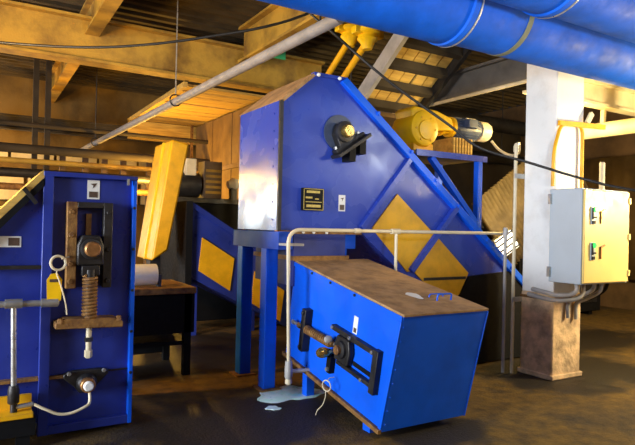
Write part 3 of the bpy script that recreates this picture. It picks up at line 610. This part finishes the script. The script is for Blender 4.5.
conduit('black_cable', [(2.40, 4.6, 3.62), (2.50, 4.42, 3.40), (2.58, 4.328, 3.284), (2.639, 4.236, 3.19), (2.924, 4.01, 2.869), (3.175, 3.862, 2.651), (3.493, 3.674, 2.4), (3.727, 3.536, 2.207), (4.102, 3.313, 2.087), (4.431, 3.06, 1.962), (4.718, 2.773, 1.862), (5.3, 2.3, 1.78), (6.2, 1.7, 1.9), (7.5, 1.0, 2.6)], .0115, 'cable', 'black cable slung from behind the blue pipe past the column to the right', 'cable')
# staircase seen from below, rising towards the viewer
st = thing('steel_staircase', (4.7, 6.0, 3.0), 'staircase seen from below with wooden treads and steel stringers', 'staircase')
sl = math.tan(math.radians(36))
def sz(y): return 3.19+(5.9-y)*sl
YS0, YS1 = 6.15, 4.62
for x, m_ in ((4.22, 'grey_pipe'), (5.22, 'iron')):
    MB().prism([(x-.03, YS0, sz(YS0)-.02), (x-.03, YS1, sz(YS1)-.02), (x-.03, YS1, sz(YS1)+.22), (x-.03, YS0, sz(YS0)+.22)], (.06, 0, 0)).build('stringer', m_, st)
for k in range(5):                                        # sloping boards on dark cross bars
    x = 4.26+.187*k; dz = .012*((k*7) % 3)
    MB().prism([(x, YS0, sz(YS0)+.10+dz), (x, YS1, sz(YS1)+.10+dz), (x, YS1, sz(YS1)+.135+dz), (x, YS0, sz(YS0)+.135+dz)], (.165, 0, 0)).build('board', 'wood', st)
y = 6.08
while y > 4.65:
    MB().prism([(4.25, y-.035, sz(y)+.02), (4.25, y+.035, sz(y)-.01), (4.25, y+.035, sz(y)+.085), (4.25, y-.035, sz(y)+.12)], (.94, 0, 0)).build('cross_bar', 'dark_board', st)
    y -= .27
MB().box(4.1, 5.3, 6.15, 7.6, 2.99, 3.05).build('landing', 'wood_dark', st)
for x in (4.15, 5.2): MB().box(x, x+.08, 6.95, 7.03, 0, 2.99).build('landing_post', 'iron', st)
for x in (4.2, 5.2): MB().cyl((x, 4.66, sz(4.66)+.1), (x, 4.66, ZC), .015, 8).build('hanger_rod', 'iron', st)
for x in (4.15, 5.2): MB().cyl((x+.04, 6.25, 3.04), (x+.04, 6.25, ZC), .012, 8).build('hanger_rod', 'iron', st)
ibeam('catwalk_beam', (5.45, 4.15, 3.24), (5.45, 7.4, 3.24), .34, .16, 'grey_dark', 'grey catwalk beam left of the white column top')
tag(MB().cyl((5.33, 4.18, 3.2), (5.33, 7.4, 3.2), .022, 12).build('edge_pipe', 'cream_pipe'), 'pale thin pipe under the catwalk beam', 'pipe')
for k, (x, y, z, lb) in enumerate(((4.0, 6.0, 3.85, 'yellow clamp bracket with sloping strut, the left of two'), (4.0, 5.63, 3.72, 'yellow clamp bracket with sloping strut, right one beside the stairs'))):
    t = thing('clamp_bracket', (x, y, z), lb, 'bracket', 'yellow clamp brackets above the housing')
    MB().lathe((x, y, z+.20), (0, 0, -1), [(0, .10), (.04, .15), (.09, .15), (.11, .11), (.16, .13), (.20, .09), (.28, .055)], 14).build('clamp_head', 'yellow_bright', t)
    MB().box(x-.21, x+.21, y-.05, y+.05, z+.08, z+.17).build('clamp_ear', 'yellow_bright', t, bevel=.01)
    MB().cyl((x, y, z+.02), (x, y+.52, z-.32), .042, 12).build('strut', 'yellow', t)
    MB().cyl((x, y, z+.18), (x, y, ZC), .035, 12).build('drop_rod', 'yellow', t)
gs = thing('green_sign', (3.76, 7.5, 3.94), 'small plain green sign high behind the grey overhead pipe', 'sign')
MB().box(3.66, 3.86, 7.5, 7.53, 3.94, 4.13).build('sign_board', 'green_sign', gs)
MB().cyl((3.76, 7.515, 4.13), (3.76, 7.515, ZC), .01, 6).build('sign_rod', 'iron', gs)

# ------------------------------------------------------------------ rear conveyor, guard, bench
RY = 7.2
rc = thing('rear_conveyor', (3.4, 7.6, 0), 'dark blue rear conveyor with yellow side panels behind the legs', 'conveyor')
def rt(x): return 1.757-.60*(x-2.392)
MB().prism_y([(2.392, rt(2.392)), (4.9, rt(4.9)), (4.9, .06), (3.8, .06), (2.392, .80)], RY+.02, RY+.95).build('conveyor_body', 'blue_navy', rc, bevel=.005)
MB().prism([(2.386, RY-.005, rt(2.39)+.025), (4.9, RY-.005, rt(4.9)+.025), (4.9, RY-.005, rt(4.9)-.05), (2.386, RY-.005, rt(2.39)-.05)], (0, .04, 0)).build('edge_rail', 'blue_navy', rc)
for a, b_ in ((2.52, 2.985), (3.28, 3.755)):
    MB().prism([(a+.025, RY, rt(a)-.366), (b_+.015, RY, rt(b_)-.366), (b_-.04, RY, rt(b_)-.80), (a-.015, RY, rt(a)-.80)], (0, .03, 0)).build('yellow_panel', 'yellow', rc)
MB().box(2.315, 2.40, RY-.03, RY+1.0, .68, 1.785).build('end_frame', 'black', rc)
for x in (2.45, 3.3): MB().box(x, x+.11, RY+.2, RY+.31, 0, rt(x)-.75).build('leg', 'blue_navy', rc)
MB().box(3.11, 3.15, RY-.012, RY+.0, 1.32, 1.50).build('grease_line', 'bronze', rc)
gd = thing('drive_guard', (2.1, 7.45, 0), 'tall leaning yellow drive guard box behind the left machine', 'guard')
q = [(1.872, 1.02), (2.072, 1.15), (2.315, 2.51), (2.087, 2.55)]
MB().prism_y(q, RY-.08, RY+.70).build('guard_cover', 'yellow', gd, bevel=.025)
q2 = [(1.850, 1.03), (1.88, 1.04), (2.095, 2.54), (2.065, 2.54)]
MB().prism_y(q2, RY+.22, RY+.27).build('guard_rib', 'yellow_bright', gd)
MB().box(1.90, 2.03, RY+.1, RY+.3, 0, 1.10).build('guard_post', 'iron', gd)
bn = thing('steel_bench', (1.5, 5.85, 0), 'low dark steel bench behind the left machine', 'bench')
MB().box(1.05, 1.88, 5.45, 6.3, .81, .87).build('bench_top', 'rust', bn, bevel=.004)
MB().box(1.05, 1.88, 5.50, 5.54, .42, .81).build('dark_front_sheet', 'black', bn)  # black sheet added to darken the space under the bench
for x, y in ((1.08, 5.5), (1.78, 5.5), (1.08, 6.2), (1.78, 6.2)): MB().box(x, x+.07, y, y+.07, 0, .81).build('leg', 'black', bn)
MB().box(1.08, 1.85, 5.52, 6.25, .30, .34).build('lower_shelf', 'black', bn)
MB().box(1.10, 1.83, 6.24, 6.26, .08, .80).build('dark_back_sheet', 'black', bn)  # added black sheet, deepens the dark between the legs
rl = thing('idler_roller', (1.4, 5.7, .87), 'short pale roller lying on the steel bench under the yellow guard', 'roller')
MB().lathe((1.15, 5.66, .985), (1, 0, 0), [(0, .03), (.0, .105), (.38, .105), (.38, .03)], 20).build('roller_drum', 'sticker_white', rl)
MB().cyl((1.10, 5.66, .985), (1.57, 5.66, .985), .022, 10).build('roller_shaft', 'iron', rl)
for x in (1.11, 1.545): MB().box(x, x+.03, 5.61, 5.71, .87, .99).build('roller_stand', 'motor_blue', rl)

# ------------------------------------------------------------------ background, left half
def rack_pipe(name, y, z, r, m_, label, x0=-.12, x1=5.2):
    t = tag(MB().cyl((x0, y, z), (x1, y, z), r, 12).build(name, m_), label, 'pipe', 'horizontal pipes at the back'); return t
rack_pipe('rack_pipe', 11.0, 3.13, .04, 'dark_board', 'thin rusty pipe, highest of the horizontal pipes at the back left')
rack_pipe('rack_pipe', 10.9, 2.70, .08, 'dark_board', 'thick dark pipe, second from top at the back left')
rack_pipe('rack_pipe', 11.2, 2.52, .05, 'steel_beam', 'thin rusty pipe, third from top at the back left')
rack_pipe('rack_pipe', 10.8, 2.28, .08, 'iron', 'dark thick pipe just above the left machine top, at the back')
rack_pipe('rack_pipe', 11.1, 2.06, .06, 'rust', 'rusty pipe lowest at the back left behind the left machine')
ibeam('rack_beam', (-.15, 12.3, 3.2), (4.9, 12.3, 3.2), .28, .16, 'dark_board', 'dark beam across the far back wall at upper left')
g = 'rusty posts at the back left'
for x, lb in ((.86, 'rusty post at back left, the left of a close pair'), (1.06, 'rusty post at back left, the right of a close pair'), (-.05, 'rusty post at the very left edge in the back')):
    t = thing('rack_post', (x, 11.35, 0), lb, 'post', g)
    MB().box(x-.045, x+.045, 11.3, 11.4, 0.02, ZC).build('post_shaft', 'dark_board', t)
    MB().box(x-.12, x+.12, 11.23, 11.47, 0, .02).build('post_foot', 'rust', t)
g = 'dark uprights behind the back pipes'
for x, lb in ((1.35, 'first'), (1.75, 'second'), (2.1, 'third'), (2.45, 'fourth'), (2.95, 'fifth')):
    t = thing('rack_upright', (x, 11.6, 0), 'dark upright behind the back pipes, %s right of the rusty post pair' % lb, 'post', g)
    MB().box(x-.05, x+.05, 11.55, 11.65, .02, 2.82).build('upright_shaft', 'wood_dark', t)
    MB().box(x-.10, x+.10, 11.5, 11.7, 0, .02).build('upright_foot', 'wood_dark', t)
lw = thing('light_panel_band', (1.5, 13.2, 2.0), 'pale yellow lit panels on the far back wall', 'panel')
x = -2.0
pan = MB().box(x, x+.5, 13.3, 13.36, 1.9, 2.5).build('wall_panel', 'beam_cream', lw); pb = pan.location.copy()
for k in range(1, 11): link_copy(pan, lw, pb+Vector((.58*k, 0, 0)))
pan2 = MB().box(-2, -1.2, 13.3, 13.36, 2.72, 3.0).build('upper_wall_panel', 'beam_cream', lw); pb = pan2.location.copy()
for k in range(1, 8): link_copy(pan2, lw, pb+Vector((.86*k, 0, 0)))
# small machines between guard and housing
fm = thing('far_motor_unit', (2.9, 8.9, 0), 'dark motor unit on a stand between yellow guard and blue housing', 'motor')
MB().box(2.52, 3.75, 8.45, 9.2, 0, 1.81).build('stand', 'black', fm, bevel=.01)
MB().box(2.50, 3.77, 8.4, 9.25, 1.81, 1.89).build('stand_top', 'iron', fm, bevel=.004)
MB().lathe((2.64, 8.8, 2.10), (1, 0, 0), [(0, .15), (.02, .2), (.37, .2), (.39, .15)], 18).build('motor_body', 'iron', fm)
MB().box(2.76, 2.92, 8.6, 8.78, 2.24, 2.50).build('terminal_box', 'cream_pipe', fm, bevel=.008)
cbx = MB().box(3.05, 3.34, 8.6, 8.9, 1.89, 2.48).build('control_box', 'wood_dark', fm, bevel=.006)
for k in range(5): MB().box(3.07, 3.32, 8.585, 8.6, 1.97+.085*k, 2.01+.085*k).build('louvre', 'steel_beam', cbx)
MB().lathe((3.40, 8.5, 2.12), (1, 0, .15), [(0, .06), (.1, .10), (.2, .06), (.37, .04)], 12).build('pale_fitting', 'sticker_white', fm)
MB().box(3.44, 3.54, 8.45, 8.55, 1.89, 2.12).build('fitting_stand', 'iron', fm)
tag(MB().box(3.86, 3.91, 11.78, 11.83, 0, 3.57).build('soffit_post', 'rust'), 'thin rusty post under the plank soffit behind yellow guard', 'post')
bw = thing('brown_partition', (3.97, 10.2, 0), 'brown sheet partition under the plank soffit, left of the housing', 'partition')
for k in range(6): MB().box(3.95+.012*(k % 2), 3.99+.012*(k % 2), 8.75+.5*k, 9.252+.5*k, 0.02, 3.53).build('partition_sheet', 'partition', bw)
MB().box(3.90, 3.95, 8.75, 11.75, 2.50, 2.58).build('mid_rail', 'wood_dark', bw)
MB().box(3.90, 3.95, 8.75, 11.75, 0, .06).build('bottom_rail', 'iron', bw)

# ------------------------------------------------------------------ background, right half
cs = thing('corrugated_chute_cover', (6.7, 5.9, 0), 'sloping ribbed sheet lit orange between conveyor and column', 'sheet')
b = MB(); nr = 30
a0 = Vector((6.15, 5.95, 1.88)); ac = Vector((.040, 0, .026)); dn = Vector((.85, 0, -.95))
vs = []; fs = []
for i in range(nr*2+1):
    o_ = Vector((0, -.03 if i % 2 else .03, 0)); p = a0+ac*(i/1.0)*.8+o_; vs += [p, p+dn]
for i in range(nr*2): fs.append((2*i, 2*i+1, 2*i+3, 2*i+2))
b.add(vs, fs); o = b.build('ribbed_sheet', 'corrugated', cs)
sm = o.modifiers.new('solid', 'SOLIDIFY'); sm.thickness = .006
for x in (6.9, 8.3): MB().box(x, x+.07, 6.02, 6.09, 0, 1.6).build('support_post', 'iron', cs)
MB().bar((6.3, 6.04, 1.55), (8.9, 6.04, 1.55), .06, .05).build('support_rail', 'iron', cs)
wl = thing('glowing_slats', (6.43, 5.6, 0), 'glowing panel added for bright light on slats beside the conduits', 'slats')  # added glowing panel, stands in for bright light on white slats
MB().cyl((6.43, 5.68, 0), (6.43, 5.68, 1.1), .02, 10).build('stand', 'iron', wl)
MB().box(6.30, 6.56, 5.62, 5.74, 1.08, 1.20).build('mount_block', 'iron', wl)
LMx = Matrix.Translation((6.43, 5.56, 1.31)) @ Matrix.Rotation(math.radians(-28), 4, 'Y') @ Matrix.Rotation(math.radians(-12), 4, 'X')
MB(LMx).box(-.19, .19, 0, .10, -.15, .15).build('panel_body', 'galv', wl, bevel=.01)
MB(LMx).box(-.17, .17, -.012, 0, -.13, .13).build('glow_face', 'white_glow', wl)
for k in range(4): MB(LMx).box(-.19, .19, -.03, -.014, -.12+.075*k, -.10+.075*k).build('slat_bar', 'iron', wl)
ibeam('cross_beam', (5.45, 4.45, 3.10), (10.9, 4.45, 3.10), .30, .16, 'beam_cream', 'cream lit cross beam right of the column top')
tag(MB().cyl((6.95, 3.55, 2.83), (6.95, 5.2, 2.83), .095, 18).build('cream_duct_pipe', 'beam_cream'), 'thick cream pipe at the right edge behind the cabinet', 'pipe')
tag(MB().bar((7.0, 4.5, 3.55), (7.0, 4.52, 2.9), .05, .05).build('pipe_hanger', 'beam_cream'), 'cream hanger strap between cross beam and thick pipe', 'strap')
rb = thing('dark_machine_unit', (8.5, 6.8, 0), 'dark machine cabinet low at the right edge behind the column', 'machine')
MB().box(7.6, 9.8, 6.3, 7.4, .08, 1.5).build('unit_body', 'black', rb, bevel=.02)
MB().box(7.55, 9.85, 6.25, 7.45, 1.5, 1.56).build('unit_top', 'iron', rb)
for x in (7.7, 8.4, 9.1): MB().box(x, x+.55, 6.275, 6.3, .25, 1.35).build('unit_door', 'iron', rb, bevel=.006)
for x in (7.7, 9.6): MB().box(x, x+.1, 6.4, 7.3, 0, .08).build('foot', 'black', rb)
ws = thing('corrugated_wall_sheet', (10.7, 5.5, 0), 'ribbed brown sheeting on the wall at right edge', 'sheet')
b = MB(); vs = []; fs = []
for i in range(61): vs += [(10.85-(.05 if i % 2 else 0), 3.0+i*.12, .6), (10.85-(.05 if i % 2 else 0), 3.0+i*.12, 3.0)]
for i in range(60): fs.append((2*i, 2*i+1, 2*i+3, 2*i+2))
o = b.add(vs, fs).build('ribbed_sheet', 'partition', ws); o.modifiers.new('solid', 'SOLIDIFY').thickness = .006
for z in (.9, 2.7): MB().box(10.86, 11.0, 3.0, 10.2, z, z+.06).build('fixing_rail', 'iron', ws)
g = 'dark ducts above the gearmotor'
for k, (y, z, r, lb) in enumerate(((7.8, 3.55, .14, 'dark horizontal duct high behind the gearmotor'), (8.4, 3.0, .11, 'dark horizontal duct just above and behind the fan cap'))):
    t = thing('dark_duct', (5.4, y, z), lb, 'duct', g)
    MB().cyl((5.5, y, z), (11.0, y, z), r, 14).build('duct_tube', 'iron', t)
    for x in (6.2, 9.5): MB().cyl((x, y, z), (x, y, ZC+.05), .012, 6).build('hanger_rod', 'iron', t)
tag(MB().box(5.6, 10.8, 9.0, 9.1, 0, 4.0).build('dark_partition', 'dark_board'), 'dark partition wall far behind the gearmotor', 'partition')

# ------------------------------------------------------------------ floor details
def blob(name, cx, cy, rx, ry, material, seed, label, cat, group=None, z=.004):
    rnd = random.Random(seed); n = 40; ph = [rnd.uniform(0, 6.28) for _ in range(5)]
    vs = []
    for i in range(n):
        a = 2*PI*i/n; k = 1+.16*math.sin(2*a+ph[0])+.12*math.sin(3*a+ph[1])+.08*math.sin(5*a+ph[2])+.05*math.sin(9*a+ph[3])
        vs.append((cx+rx*k*math.cos(a), cy+ry*k*math.sin(a), z))
    vs += [(cx+(v[0]-cx)*1.03, cy+(v[1]-cy)*1.03, 0.0005) for v in vs[:n]]
    fs = [tuple(range(n))] + [(i, n+i, n+(i+1) % n, (i+1) % n) for i in range(n)]
    return tag(MB().add(vs, fs).build(name, material), label, cat, group)
blob('puddle', 2.43, 4.50, .26, .24, 'puddle', 3, 'puddle with pale green reflection in its colour, on the floor beside the hopper', 'puddle', 'green puddles')
blob('puddle', 2.12, 4.20, .06, .05, 'puddle', 5, 'tiny pale splash in front of the green puddle', 'puddle', 'green puddles')
